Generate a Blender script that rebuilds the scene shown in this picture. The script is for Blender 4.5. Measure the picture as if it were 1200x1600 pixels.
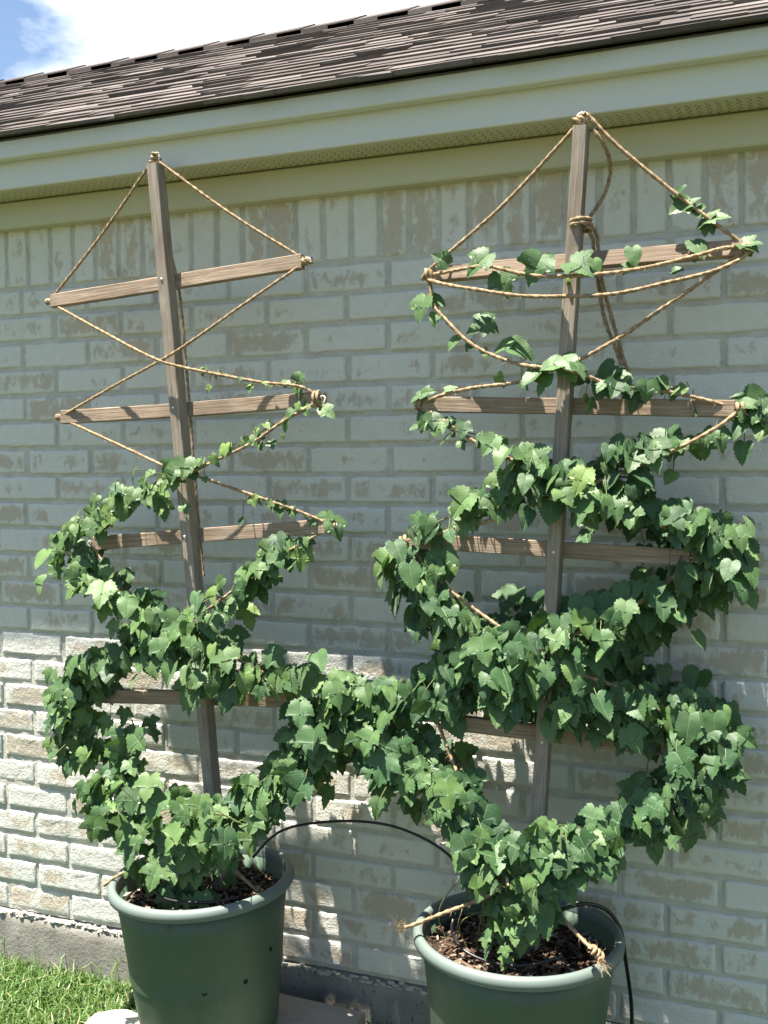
import bpy, math, random
import numpy as np
from mathutils import Vector, Matrix

random.seed(7)
rng = np.random.default_rng(11)
for o in list(bpy.data.objects):
    bpy.data.objects.remove(o)
SC = bpy.context.scene
COL = SC.collection
R = math.radians

# ------------------------------------------------------------------ camera
F, YAW, PIT, ROL, DIST, CZ = 1650.0, 0.3820691, -0.0554250, -0.0103365, 2.61774, 1.43797   # pixels of the 1200 x 1600 photo, radians, metres


def ray(x, y):
    u = (x - 600.0) / F
    v = -(y - 800.0) / F
    c, s = math.cos(ROL), math.sin(ROL)
    u, v = c * u - s * v, s * u + c * v
    d = (u, math.cos(PIT) - v * math.sin(PIT), math.sin(PIT) + v * math.cos(PIT))
    cy, sy = math.cos(YAW), math.sin(YAW)
    return Vector((cy * d[0] - sy * d[1], sy * d[0] + cy * d[1], d[2]))


def at(x, y, d):
    """point seen at photo pixel (x, y), standing d metres in front of the brick face (the plane y = 0)"""
    D = ray(x, y)
    t = (DIST - d) / D.y
    return Vector((t * D.x, -d, CZ + t * D.z))


cam_d = bpy.data.cameras.new('camera')
cam = bpy.data.objects.new('camera', cam_d)
COL.objects.link(cam)
f0 = ray(600, 800)
rt = ray(600 + F, 800) - f0
up = ray(600, 800 - F) - f0
M = Matrix(((rt.x, up.x, -f0.x, 0), (rt.y, up.y, -f0.y, -DIST), (rt.z, up.z, -f0.z, CZ), (0, 0, 0, 1)))
cam.matrix_world = M
cam_d.sensor_fit = 'VERTICAL'
cam_d.sensor_height = 36.0
cam_d.lens = F / 1600.0 * 36.0
cam_d.clip_start = 0.05
cam_d.clip_end = 2000
SC.camera = cam

# ------------------------------------------------------------------ world, sun, exposure
SUN_DIR = Vector((-0.175, -0.165, 1.0)).normalized()      # towards the sun
SUN_EL = math.asin(SUN_DIR.z)
SUN_AZ = math.atan2(SUN_DIR.x, SUN_DIR.y)                  # clockwise from +Y
world = bpy.data.worlds.new('World')
SC.world = world
world.use_nodes = True
wn, wl = world.node_tree.nodes, world.node_tree.links
wn.clear()
w_out = wn.new('ShaderNodeOutputWorld')
w_bg = wn.new('ShaderNodeBackground')
w_bg.inputs['Strength'].default_value = 0.05
sky = wn.new('ShaderNodeTexSky')
sky.sky_type = 'NISHITA'
sky.sun_disc = False
sky.sun_elevation = SUN_EL
sky.sun_rotation = SUN_AZ
sky.air_density = 1.0
sky.dust_density = 0.5
sky.ozone_density = 1.0
tc = wn.new('ShaderNodeTexCoord')
mp = wn.new('ShaderNodeMapping')
mp.inputs['Location'].default_value = (0.35, 0.1, 0.0)
mp.inputs['Scale'].default_value = (1.0, 1.0, 1.9)
nz = wn.new('ShaderNodeTexNoise')
nz.inputs['Scale'].default_value = 2.6
nz.inputs['Detail'].default_value = 9.0
nz.inputs['Roughness'].default_value = 0.55
rmp = wn.new('ShaderNodeValToRGB')
rmp.color_ramp.elements[0].position = 0.53
rmp.color_ramp.elements[1].position = 0.63
mix = wn.new('ShaderNodeMix')
mix.data_type = 'RGBA'
mix.inputs[7].default_value = (8.5, 8.8, 9.2, 1)
wl.new(tc.outputs['Generated'], mp.inputs['Vector'])
wl.new(mp.outputs[0], nz.inputs['Vector'])
sp = wn.new('ShaderNodeSeparateXYZ')
wl.new(tc.outputs['Generated'], sp.inputs[0])
bank = wn.new('ShaderNodeMath')
bank.operation = 'MULTIPLY_ADD'
bank.inputs[1].default_value = 0.13
wl.new(sp.outputs[1], bank.inputs[0])
wl.new(nz.outputs[0], bank.inputs[2])
wl.new(bank.outputs[0], rmp.inputs[0])
wl.new(rmp.outputs[0], mix.inputs[0])
wl.new(sky.outputs[0], mix.inputs[6])
wl.new(mix.outputs[2], w_bg.inputs['Color'])
wl.new(w_bg.outputs[0], w_out.inputs[0])

sun_l = bpy.data.lights.new('sun', 'SUN')
sun_l.energy = 5.0
sun_l.angle = R(0.5)
sun_l.color = (1.0, 0.93, 0.83)
sun = bpy.data.objects.new('sun', sun_l)
sun.rotation_euler = SUN_DIR.to_track_quat('Z', 'Y').to_euler()
sun.location = (0, -4, 8)
COL.objects.link(sun)
vs = SC.view_settings
vs.view_transform = 'Standard'
vs.look = 'None'
vs.exposure = 1.97
vs.gamma = 1.0
SC.cycles.max_bounces = 8
SC.cycles.diffuse_bounces = 5

# ------------------------------------------------------------------ object helpers


def mesh_obj(name, V, faces, mat, parent=None, smooth=False, attrs=None, uv=None, loc=None):
    me = bpy.data.meshes.new(name)
    V = np.asarray(V, dtype=np.float64)
    if loc is not None:
        V = V - np.asarray(loc)
    if isinstance(faces, np.ndarray):
        n, k = faces.shape
        me.vertices.add(len(V))
        me.vertices.foreach_set('co', V.astype(np.float32).ravel())
        me.loops.add(n * k)
        me.loops.foreach_set('vertex_index', faces.astype(np.int32).ravel())
        me.polygons.add(n)
        me.polygons.foreach_set('loop_start', np.arange(0, n * k, k, dtype=np.int32))
        me.polygons.foreach_set('loop_total', np.full(n, k, dtype=np.int32))
        me.update(calc_edges=True)
    else:
        me.from_pydata([tuple(v) for v in V], [], faces)
        me.update()
    if smooth:
        me.polygons.foreach_set('use_smooth', np.ones(len(me.polygons), dtype=bool))
    if attrs:
        for an, arr in attrs.items():
            a = me.attributes.new(an, 'FLOAT', 'POINT')
            a.data.foreach_set('value', np.asarray(arr, dtype=np.float32))
    if uv is not None:
        lay = me.uv_layers.new(name='UVMap')
        li = np.empty(len(me.loops), dtype=np.int32)
        me.loops.foreach_get('vertex_index', li)
        lay.data.foreach_set('uv', np.asarray(uv, dtype=np.float32)[li].ravel())
    me.materials.append(mat)
    me.validate()
    o = bpy.data.objects.new(name, me)
    COL.objects.link(o)
    if loc is not None:
        o.location = loc
    if parent is not None:
        o.parent = parent
        if loc is not None:
            o.location = Vector(loc) - parent.location
        else:
            o.location = -parent.location
    return o


def thing(name, loc, label, cat, group=None):
    o = bpy.data.objects.new(name, None)
    o.empty_display_size = 0.1
    COL.objects.link(o)
    o.location = loc
    o['label'] = label
    o['category'] = cat
    if group:
        o['group'] = group
    return o


def tag(o, label, cat, group=None, kind=None):
    if label:
        o['label'] = label
    if cat:
        o['category'] = cat
    if group:
        o['group'] = group
    if kind:
        o['kind'] = kind
    return o


class MB:
    def __init__(self):
        self.V, self.F = [], []

    def add(self, V, F):
        b = len(self.V)
        self.V += [tuple(v) for v in V]
        self.F += [tuple(i + b for i in f) for f in F]
        return self

    def box(self, a, b, bev=0.0):
        x0, y0, z0 = a
        x1, y1, z1 = b
        if bev <= 0:
            V = [(x, y, z) for x in (x0, x1) for y in (y0, y1) for z in (z0, z1)]
            Fc = [(0, 1, 3, 2), (4, 6, 7, 5), (0, 4, 5, 1), (2, 3, 7, 6), (0, 2, 6, 4), (1, 5, 7, 3)]
            return self.add(V, Fc)
        # extruded along X with chamfered long edges
        prof = [(y0 + bev, z0), (y1 - bev, z0), (y1, z0 + bev), (y1, z1 - bev), (y1 - bev, z1), (y0 + bev, z1), (y0, z1 - bev), (y0, z0 + bev)]
        n = len(prof)
        V = [(x0, p[0], p[1]) for p in prof] + [(x1, p[0], p[1]) for p in prof]
        Fc = [(i, (i + 1) % n, n + (i + 1) % n, n + i) for i in range(n)] + [tuple(range(n))[::-1], tuple(range(n, 2 * n))]
        return self.add(V, Fc)

    def tube(self, pts, r, n=6, caps=True):
        V, Fc = tube_np(np.array([tuple(p) for p in pts]), r, n)
        self.add(V.tolist(), Fc.tolist())
        if caps:
            b = len(self.V) - len(V)
            self.F.append(tuple(b + i for i in range(n))[::-1])
            self.F.append(tuple(b + len(V) - n + i for i in range(n)))
        return self

    def build(self, name, mat, parent=None, smooth=False, loc=None):
        return mesh_obj(name, self.V, self.F, mat, parent, smooth, loc=loc)


def frames(P):
    T = np.gradient(P, axis=0)
    T /= np.linalg.norm(T, axis=1)[:, None] + 1e-12
    N = np.zeros_like(P)
    ref = np.array([0.0, 1.0, 0.0]) if abs(T[0][1]) < 0.9 else np.array([1.0, 0, 0])
    n = ref - T[0] * ref.dot(T[0])
    n /= np.linalg.norm(n)
    for i in range(len(P)):
        n = n - T[i] * n.dot(T[i])
        n /= np.linalg.norm(n) + 1e-12
        N[i] = n
    B = np.cross(T, N)
    return T, N, B


def tube_np(P, r, n=6):
    r = np.broadcast_to(np.asarray(r, dtype=float), (len(P),))
    T, N, B = frames(P)
    a = np.arange(n) * 2 * math.pi / n
    V = P[:, None, :] + r[:, None, None] * (np.cos(a)[None, :, None] * N[:, None, :] + np.sin(a)[None, :, None] * B[:, None, :])
    m = len(P)
    i, j = np.meshgrid(np.arange(m - 1), np.arange(n), indexing='ij')
    Fc = np.stack([i * n + j, i * n + (j + 1) % n, (i + 1) * n + (j + 1) % n, (i + 1) * n + j], -1).reshape(-1, 4)
    return V.reshape(-1, 3), Fc


def spline(pts, step=0.01):
    """Catmull-Rom through the points, resampled at about `step` metres"""
    P = np.array([tuple(p) for p in pts], dtype=float)
    if len(P) == 2:
        n = max(2, int(np.linalg.norm(P[1] - P[0]) / step) + 1)
        t = np.linspace(0, 1, n)[:, None]
        return P[0] * (1 - t) + P[1] * t
    Q = np.vstack([2 * P[0] - P[1], P, 2 * P[-1] - P[-2]])
    out = []
    for i in range(1, len(Q) - 2):
        p0, p1, p2, p3 = Q[i - 1], Q[i], Q[i + 1], Q[i + 2]
        n = max(2, int(np.linalg.norm(p2 - p1) / step))
        t = np.linspace(0, 1, n, endpoint=False)[:, None]
        out.append(0.5 * (2 * p1 + (p2 - p0) * t + (2 * p0 - 5 * p1 + 4 * p2 - p3) * t * t + (3 * p1 - p0 - 3 * p2 + p3) * t ** 3))
    out.append(P[-1:])
    return np.vstack(out)


# ------------------------------------------------------------------ material helpers


class NT:
    def __init__(self, name):
        self.m = bpy.data.materials.new(name)
        self.m.use_nodes = True
        self.t = self.m.node_tree
        self.n, self.l = self.t.nodes, self.t.links
        self.b = self.n['Principled BSDF']
        self.out = self.n['Material Output']

    def node(self, typ, **kw):
        nd = self.n.new(typ)
        for k, v in kw.items():
            if k.startswith('i_'):
                key = k[2:]
                key = int(key) if key.isdigit() else key.replace('_', ' ')
                if hasattr(v, 'is_linked') or isinstance(v, bpy.types.NodeSocket):
                    self.l.new(v, nd.inputs[key])
                else:
                    nd.inputs[key].default_value = v
            else:
                setattr(nd, k, v)
        return nd

    def coord(self, scale=(1, 1, 1), which='Object', rot=(0, 0, 0)):
        c = self.node('ShaderNodeTexCoord')
        m = self.node('ShaderNodeMapping')
        m.inputs['Scale'].default_value = scale
        m.inputs['Rotation'].default_value = rot
        self.l.new(c.outputs[which], m.inputs['Vector'])
        return m.outputs[0]

    def noise(self, vec, scale, detail=4, rough=0.55, dist=0.0):
        return self.node('ShaderNodeTexNoise', i_Vector=vec, i_Scale=scale, i_Detail=detail, i_Roughness=rough, i_Distortion=dist).outputs[0]

    def ramp(self, fac, stops):
        r = self.node('ShaderNodeValToRGB', i_Fac=fac)
        cr = r.color_ramp
        while len(cr.elements) < len(stops):
            cr.elements.new(0.5)
        for e, (p, c) in zip(cr.elements, stops):
            e.position = p
            e.color = (c, c, c, 1) if isinstance(c, (int, float)) else (*c, 1)
        return r.outputs[0]

    def math(self, op, a, b=0.0, clamp=False):
        nd = self.node('ShaderNodeMath', operation=op, use_clamp=clamp)
        for i, v in enumerate((a, b)):
            if isinstance(v, (int, float)):
                nd.inputs[i].default_value = v
            else:
                self.l.new(v, nd.inputs[i])
        return nd.outputs[0]

    def mix(self, fac, a, b, blend='MIX'):
        nd = self.node('ShaderNodeMix', data_type='RGBA', blend_type=blend)
        for i, v in ((0, fac), (6, a), (7, b)):
            if isinstance(v, (int, float)):
                nd.inputs[i].default_value = v if i == 0 else (v, v, v, 1)
            elif isinstance(v, tuple):
                nd.inputs[i].default_value = (*v, 1)
            else:
                self.l.new(v, nd.inputs[i])
        return nd.outputs[2]

    def attr(self, name):
        return self.node('ShaderNodeAttribute', attribute_name=name).outputs['Fac']

    def bump(self, h, strength=0.5, dist=0.01):
        nd = self.node('ShaderNodeBump', i_Height=h, i_Strength=strength, i_Distance=dist)
        self.l.new(nd.outputs[0], self.b.inputs['Normal'])
        return nd

    def done(self, color=None, rough=0.7, spec=0.3):
        if color is not None:
            if isinstance(color, tuple):
                self.b.inputs['Base Color'].default_value = (*color, 1)
            else:
                self.l.new(color, self.b.inputs['Base Color'])
        if isinstance(rough, (int, float)):
            self.b.inputs['Roughness'].default_value = rough
        else:
            self.l.new(rough, self.b.inputs['Roughness'])
        self.b.inputs['Specular IOR Level'].default_value = spec
        return self.m


# ------------------------------------------------------------------ materials
def mat_brick():
    t = NT('washed_brick')
    v = t.coord()
    vs_ = t.coord((1.0, 1.0, 0.55))
    rnd = t.attr('rnd')
    edge = t.attr('edge')                     # 0 on the rim of a brick, 1 in its middle
    n1 = t.noise(vs_, 34, 9, 0.72, 0.4)
    n2 = t.noise(v, 9, 3, 0.5)
    # thin whitewash that is thick towards the arrises and worn off in ragged patches
    k = t.math('ADD', t.math('MULTIPLY', n1, 1.2), t.math('MULTIPLY', n2, 0.95))
    k = t.math('SUBTRACT', k, t.math('MULTIPLY', edge, 0.30))
    k = t.math('ADD', k, t.math('MULTIPLY', rnd, 0.42))
    wash = t.ramp(k, [(0.89, 0.08), (1.03, 0.76), (1.25, 0.95)])
    clay = t.mix(t.noise(v, 60, 5, 0.7), (0.44, 0.375, 0.28), (0.55, 0.48, 0.375))
    clay = t.mix(t.math('MULTIPLY', t.noise(v, 5, 2), 0.5), clay, (0.46, 0.42, 0.355))
    white = t.mix(t.noise(v, 30, 5, 0.6), (0.585, 0.585, 0.53), (0.70, 0.695, 0.635))
    c = t.mix(wash, clay, white)
    speck = t.ramp(t.noise(v, 150, 3, 0.6), [(0.66, 0.0), (0.74, 1.0)])
    c = t.mix(t.math('MULTIPLY', speck, 0.28), c, (0.27, 0.24, 0.2))
    h = t.math('ADD', t.math('MULTIPLY', t.noise(v, 190, 5, 0.65), 0.5), t.math('MULTIPLY', t.noise(v, 60, 4, 0.6), 0.8))
    h = t.math('ADD', h, t.math('MULTIPLY', wash, 0.12))
    t.bump(h, 0.7, 0.006)
    return t.done(c, 0.9, 0.15)


def mat_mortar():
    t = NT('mortar')
    v = t.coord()
    c = t.ramp(t.noise(v, 18, 6, 0.65), [(0.25, (0.44, 0.42, 0.36)), (0.55, (0.55, 0.535, 0.47)), (0.8, (0.65, 0.635, 0.575))])
    t.bump(t.noise(v, 140, 5, 0.7), 0.8, 0.006)
    return t.done(c, 0.95, 0.1)


def mat_concrete():
    t = NT('concrete')
    v = t.coord()
    c = t.ramp(t.noise(v, 7, 8, 0.65), [(0.25, (0.17, 0.16, 0.135)), (0.5, (0.27, 0.255, 0.22)), (0.8, (0.38, 0.365, 0.33))])
    pit = t.ramp(t.noise(v, 70, 2, 0.5), [(0.27, 0.0), (0.33, 1.0)])
    c = t.mix(pit, (0.11, 0.1, 0.085), c)
    h = t.math('ADD', t.noise(v, 90, 6, 0.7), t.math('MULTIPLY', pit, 0.6))
    t.bump(h, 0.6, 0.006)
    return t.done(c, 0.95, 0.1)


def mat_paint(name, col):
    t = NT(name)
    v = t.coord((0.6, 8, 8))
    vb = t.coord((1, 1, 1))
    g = t.noise(v, 30, 5, 0.6)
    c = t.mix(t.math('MULTIPLY', t.noise(vb, 2.2, 4), 0.35), col, tuple(x * 0.86 for x in col))
    c = t.mix(t.math('MULTIPLY', t.ramp(t.noise(vb, 26, 6, 0.7), [(0.62, 0), (0.75, 1)]), 0.16), c, (0.3, 0.29, 0.22))
    t.bump(g, 0.14, 0.004)
    return t.done(c, 0.55, 0.35)


def mat_shingle():
    t = NT('shingle')
    v = t.coord()
    r = t.attr('rnd')
    base = t.ramp(r, [(0.0, (0.105, 0.089, 0.081)), (0.3, (0.145, 0.125, 0.115)), (0.7, (0.180, 0.158, 0.146)), (1.0, (0.22, 0.195, 0.18))])
    stain = t.ramp(t.noise(t.coord((1.0, 0.32, 0.32)), 2.2, 5, 0.6), [(0.42, 0.0), (0.62, 1.0)])
    c = t.mix(t.math('MULTIPLY', stain, 0.45), base, (0.075, 0.066, 0.066))
    gr = t.noise(v, 420, 2, 0.6)
    c = t.mix(t.ramp(gr, [(0.3, 0.55), (0.7, 0.0)]), c, (0.05, 0.045, 0.045))
    t.bump(gr, 0.5, 0.004)
    return t.done(c, 0.95, 0.1)


def mat_wood(name, dark, light, seed):
    t = NT(name)
    c0 = t.node('ShaderNodeTexCoord').outputs['Object']
    off = t.node('ShaderNodeVectorMath', operation='ADD', i_0=c0, i_1=t.node('ShaderNodeVectorMath', operation='SCALE', i_0=(seed * 3.1 + 7.0, seed * 1.7 + 3.0, 5.0), i_Scale=t.node('ShaderNodeObjectInfo').outputs['Random']).outputs[0]).outputs[0]
    mp_ = t.node('ShaderNodeMapping', i_Vector=off, i_Scale=(1.6, 42, 42)).outputs[0]
    g = t.noise(mp_, 5.0, 7, 0.62, 0.5)
    fine = t.noise(t.node('ShaderNodeMapping', i_Vector=off, i_Scale=(4, 160, 160)).outputs[0], 4, 3, 0.6)
    c = t.ramp(g, [(0.28, dark), (0.52, tuple((a + b) / 2 for a, b in zip(dark, light))), (0.75, light)])
    st = t.ramp(t.noise(off, 4.5, 5, 0.6), [(0.45, 0.0), (0.72, 1.0)])
    c = t.mix(t.math('MULTIPLY', st, 0.55), c, (0.115, 0.082, 0.06))
    gs = t.ramp(t.noise(off, 11, 5, 0.6), [(0.55, 0.0), (0.75, 1.0)])
    c = t.mix(t.math('MULTIPLY', gs, 0.35), c, (0.32, 0.30, 0.27))
    cr = t.ramp(fine, [(0.22, 0.0), (0.36, 1.0)])
    c = t.mix(cr, tuple(x * 0.45 for x in dark), c)
    t.bump(t.math('ADD', g, t.math('MULTIPLY', cr, 0.4)), 0.45, 0.003)
    return t.done(c, 0.85, 0.2)


def mat_rope():
    t = NT('jute_rope')
    v = t.coord()
    c = t.ramp(t.noise(v, 90, 4, 0.65), [(0.25, (0.15, 0.095, 0.05)), (0.5, (0.29, 0.21, 0.125)), (0.75, (0.45, 0.36, 0.245))])
    t.bump(t.noise(v, 500, 3, 0.6), 0.6, 0.002)
    return t.done(c, 0.9, 0.15)


def mat_leaf():
    t = NT('hop_leaf')
    tint = t.attr('tint')
    age = t.attr('age')
    uv = t.node('ShaderNodeTexCoord').outputs['UV']
    sep = t.node('ShaderNodeSeparateXYZ', i_0=uv)
    x, y = sep.outputs[0], sep.outputs[1]
    ax = t.math('ABSOLUTE', x)
    mid = t.ramp(ax, [(0.008, 1.0), (0.028, 0.0)])
    # side veins run obliquely off the midrib
    sv = t.math('SINE', t.math('MULTIPLY', t.math('SUBTRACT', y, t.math('MULTIPLY', ax, 0.95)), 48.0))
    sv = t.ramp(sv, [(0.86, 0.0), (0.985, 1.0)])
    vein = t.math('MAXIMUM', mid, t.math('MULTIPLY', sv, 0.42))
    base = t.ramp(tint, [(0.0, (0.016, 0.055, 0.018)), (0.45, (0.037, 0.098, 0.032)), (0.8, (0.078, 0.155, 0.050)), (1.0, (0.105, 0.185, 0.065))])
    base = t.mix(age, base, (0.155, 0.25, 0.05))
    blot = t.noise(t.coord(), 60, 4, 0.6)
    base = t.mix(t.math('MULTIPLY', t.ramp(blot, [(0.45, 0), (0.75, 1)]), 0.35), base, (0.085, 0.14, 0.06))
    c = t.mix(t.math('MULTIPLY', vein, 0.5), base, (0.14, 0.22, 0.10))
    back = t.node('ShaderNodeNewGeometry').outputs['Backfacing']
    c2 = t.mix(t.math('MULTIPLY', back, 0.55), c, (0.12, 0.185, 0.105))
    t.done(c2, 0.52, 0.42)
    t.b.inputs['Sheen Weight'].default_value = 0.12
    t.b.inputs['Sheen Roughness'].default_value = 0.4
    h = t.math('ADD', t.math('MULTIPLY', vein, -0.7), t.math('MULTIPLY', t.noise(t.coord(), 220, 3), 0.35))
    t.bump(h, 0.35, 0.003)
    tr = t.node('ShaderNodeBsdfTranslucent')
    tr.inputs[0].default_value = (0.10, 0.23, 0.025, 1)
    mx = t.node('ShaderNodeMixShader')
    mx.inputs[0].default_value = 0.17
    t.l.new(t.b.outputs[0], mx.inputs[1])
    t.l.new(tr.outputs[0], mx.inputs[2])
    t.l.new(mx.outputs[0], t.out.inputs[0])
    return t.m


def mat_simple(name, col, rough=0.6, spec=0.3, nscale=40, var=0.35, bump=0.2, bd=0.003):
    t = NT(name)
    v = t.coord()
    n = t.noise(v, nscale, 5, 0.6)
    c = t.mix(n, tuple(x * (1 - var) for x in col), tuple(min(1, x * (1 + var)) for x in col))
    t.bump(n, bump, bd)
    return t.done(c, rough, spec)


def mat_pot(name='green_plastic', col=(0.055, 0.094, 0.060)):
    t = NT(name)
    v = t.coord()
    n = t.noise(v, 5, 5, 0.6)
    c = t.mix(n, tuple(x * 0.85 for x in col), tuple(x * 1.15 for x in col))
    dust = t.ramp(t.noise(t.coord((1, 1, 0.5)), 14, 6, 0.7), [(0.52, 0.0), (0.8, 1.0)])
    c = t.mix(t.math('MULTIPLY', dust, 0.34), c, (0.16, 0.155, 0.12))
    t.bump(t.noise(v, 260, 3, 0.5), 0.06, 0.001)
    return t.done(c, t.ramp(n, [(0.3, 0.48), (0.7, 0.62)]), 0.5)


def mat_grass():
    t = NT('grass_blade')
    r = t.attr('tint')
    c = t.ramp(r, [(0.0, (0.04, 0.085, 0.022)), (0.5, (0.095, 0.18, 0.046)), (0.80, (0.16, 0.25, 0.08)), (0.86, (0.32, 0.30, 0.16)), (1.0, (0.42, 0.38, 0.22))])
    t.done(c, 0.5, 0.4)
    tr = t.node('ShaderNodeBsdfTranslucent')
    tr.inputs[0].default_value = (0.17, 0.32, 0.05, 1)
    mx = t.node('ShaderNodeMixShader')
    mx.inputs[0].default_value = 0.25
    t.l.new(t.b.outputs[0], mx.inputs[1])
    t.l.new(tr.outputs[0], mx.inputs[2])
    t.l.new(mx.outputs[0], t.out.inputs[0])
    return t.m


def mat_lawn():
    t = NT('lawn_ground')
    v = t.coord()
    c = t.ramp(t.noise(v, 3, 9, 0.7), [(0.3, (0.035, 0.042, 0.016)), (0.5, (0.06, 0.068, 0.028)), (0.75, (0.09, 0.094, 0.045))])
    t.bump(t.noise(v, 60, 5, 0.7), 0.8, 0.02)
    return t.done(c, 0.9, 0.1)


def mat_chip():
    t = NT('bark_mulch')
    r = t.attr('tint')
    c = t.ramp(r, [(0.0, (0.030, 0.020, 0.014)), (0.45, (0.085, 0.055, 0.038)), (0.75, (0.19, 0.14, 0.10)), (1.0, (0.42, 0.36, 0.29))])
    t.bump(t.noise(t.coord((1, 1, 1)), 200, 3), 0.4, 0.002)
    return t.done(c, 0.9, 0.15)


MT = dict(
    brick=mat_brick(), mortar=mat_mortar(), concrete=mat_concrete(),
    fascia=mat_paint('fascia_paint', (0.59, 0.60, 0.545)), frieze=mat_paint('frieze_paint', (0.49, 0.48, 0.34)),
    soffit=mat_paint('soffit_paint', (0.50, 0.49, 0.34)), hole=mat_simple('vent_hole', (0.012, 0.012, 0.01), 0.9, 0.1),
    shingle=mat_shingle(),
    pole=mat_wood('weathered_pole', (0.18, 0.147, 0.113), (0.39, 0.34, 0.28), 1),
    bar=mat_wood('weathered_slat', (0.18, 0.126, 0.085), (0.385, 0.31, 0.235), 2),
    rope=mat_rope(), leaf=mat_leaf(),
    stem=mat_simple('vine_stem', (0.12, 0.15, 0.055), 0.7, 0.3, 60),
    metal=mat_simple('zinc_screw', (0.72, 0.72, 0.70), 0.35, 0.6, 80, 0.1),
    pot=mat_pot(), rim=mat_pot('green_plastic_rim', (0.12, 0.155, 0.14)), soil=mat_simple('potting_soil', (0.035, 0.024, 0.017), 0.95, 0.1, 60, 0.5, 0.9, 0.01),
    chip=mat_chip(), hose=mat_simple('black_tube', (0.012, 0.012, 0.013), 0.35, 0.5, 30, 0.2, 0.05),
    grass=mat_grass(), lawn=mat_lawn(),
    paver=mat_simple('paver_concrete', (0.36, 0.33, 0.29), 0.95, 0.1, 30, 0.25, 0.6, 0.005),
    stone=mat_simple('pale_stone', (0.52, 0.49, 0.44), 0.95, 0.1, 26, 0.2, 0.6, 0.006),
    cone=mat_simple('hop_cone', (0.16, 0.26, 0.06), 0.6, 0.3, 120, 0.3, 0.5),
)

# ------------------------------------------------------------------ ground
ZG = -0.19
me_w = 400.0
g = mesh_obj('lawn', [(-me_w, -me_w, ZG), (me_w, -me_w, ZG), (me_w, me_w, ZG), (-me_w, me_w, ZG)], [(0, 1, 2, 3)], MT['lawn'])
tag(g, 'sunlit lawn ground in front of the brick house', 'ground', kind='structure')

# ------------------------------------------------------------------ house
CH = 0.08128            # course height
NB = 24                 # courses below the soldier course
BL = 0.2413             # brick length with its joint
WX0, WX1 = -4.6, 2.3    # ends of the wall that is built
house = thing('house', (-1.1, 0, ZG), 'white washed brick house wall under a shingled eave', 'house')


def bricks(cells, name, parent):
    """every cell (x0, x1, z0, z1) becomes a brick with a worn, rounded face; one mesh for the wall"""
    fx = np.array([0, .018, .05, .10, .2, .32, .44, .56, .68, .8, .9, .95, .982, 1.0])
    fz = np.array([0, .05, .13, .27, .5, .73, .87, .95, 1.0])
    nx, nz_ = len(fx), len(fz)
    VV, FF, UU, RR, EE = [], [], [], [], []
    ii, jj = np.meshgrid(np.arange(nx - 1), np.arange(nz_ - 1), indexing='ij')
    fq = np.stack([ii * nz_ + jj, (ii + 1) * nz_ + jj, (ii + 1) * nz_ + jj + 1, ii * nz_ + jj + 1], -1).reshape(-1, 4)
    b = 0
    for (x0, x1, z0, z1) in cells:
        vert = (z1 - z0) > (x1 - x0)
        ax, az = (fz, fx) if vert else (fx, fz)
        X, Z = np.meshgrid(x0 + (x1 - x0) * ax, z0 + (z1 - z0) * az, indexing='ij')
        e = np.minimum(np.minimum(X - x0, x1 - X), np.minimum(Z - z0, z1 - Z))
        r = 0.0065
        q = np.clip(1 - e / r, 0, 1)
        dpt = r * 1.15 * (1 - np.sqrt(np.clip(1 - q * q, 0, 1)))
        tilt = rng.normal(0, 0.004) * (X - (x0 + x1) / 2) + rng.normal(0, 0.015) * (Z - (z0 + z1) / 2)
        Y = dpt + tilt + rng.normal(0, 0.0011) + rng.normal(0, 0.0007, X.shape)
        on = e < 1e-6
        jx = rng.normal(0, 0.0013, X.shape)
        jz = rng.normal(0, 0.0013, X.shape)
        near = e < 0.006
        X2 = X + np.where(near, jx, 0)
        Z2 = Z + np.where(near, jz, 0)
        Y = np.where(on, 0.014, Y)
        if vert:
            V = np.stack([X2, Y, Z2], -1).transpose(1, 0, 2)[:, ::-1].reshape(-1, 3)
            ee = e.T[:, ::-1].ravel()
        else:
            V = np.stack([X2, Y, Z2], -1).reshape(-1, 3)
            ee = e.ravel()
        VV.append(V)
        FF.append(fq + b)
        b += len(V)
        RR.append(np.full(len(V), rng.random()))
        EE.append(np.clip(ee / 0.026, 0, 1))
    return mesh_obj(name, np.vstack(VV), np.vstack(FF), MT['brick'], parent, True, {'rnd': np.concatenate(RR), 'edge': np.concatenate(EE)})


cells = []
JT = 0.0044
x_ref = at(57.3, 1275, 0).x
for k in range(NB):                      # k = 0 is the lowest course
    z0, z1 = k * CH + JT, (k + 1) * CH - JT
    off = x_ref + (BL / 2 if (k - 3) % 2 else 0.0)
    x = off - math.ceil((off - WX0) / BL) * BL
    x += rng.normal(0, 0.004)
    while x < WX1:
        a, bb = x + JT + rng.normal(0, 0.001), x + BL - JT + rng.normal(0, 0.001)
        cells.append((a, bb, z0 + rng.normal(0, 0.0011), z1 + rng.normal(0, 0.0011)))
        x += BL
x = WX0
while x < WX1:                           # soldier course under the frieze
    cells.append((x + JT + rng.normal(0, 0.0012), x + 0.0824 - JT, NB * CH + JT, NB * CH + 0.2413 - JT))
    x += 0.0824
bricks(cells, 'brick_wall', house)
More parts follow.
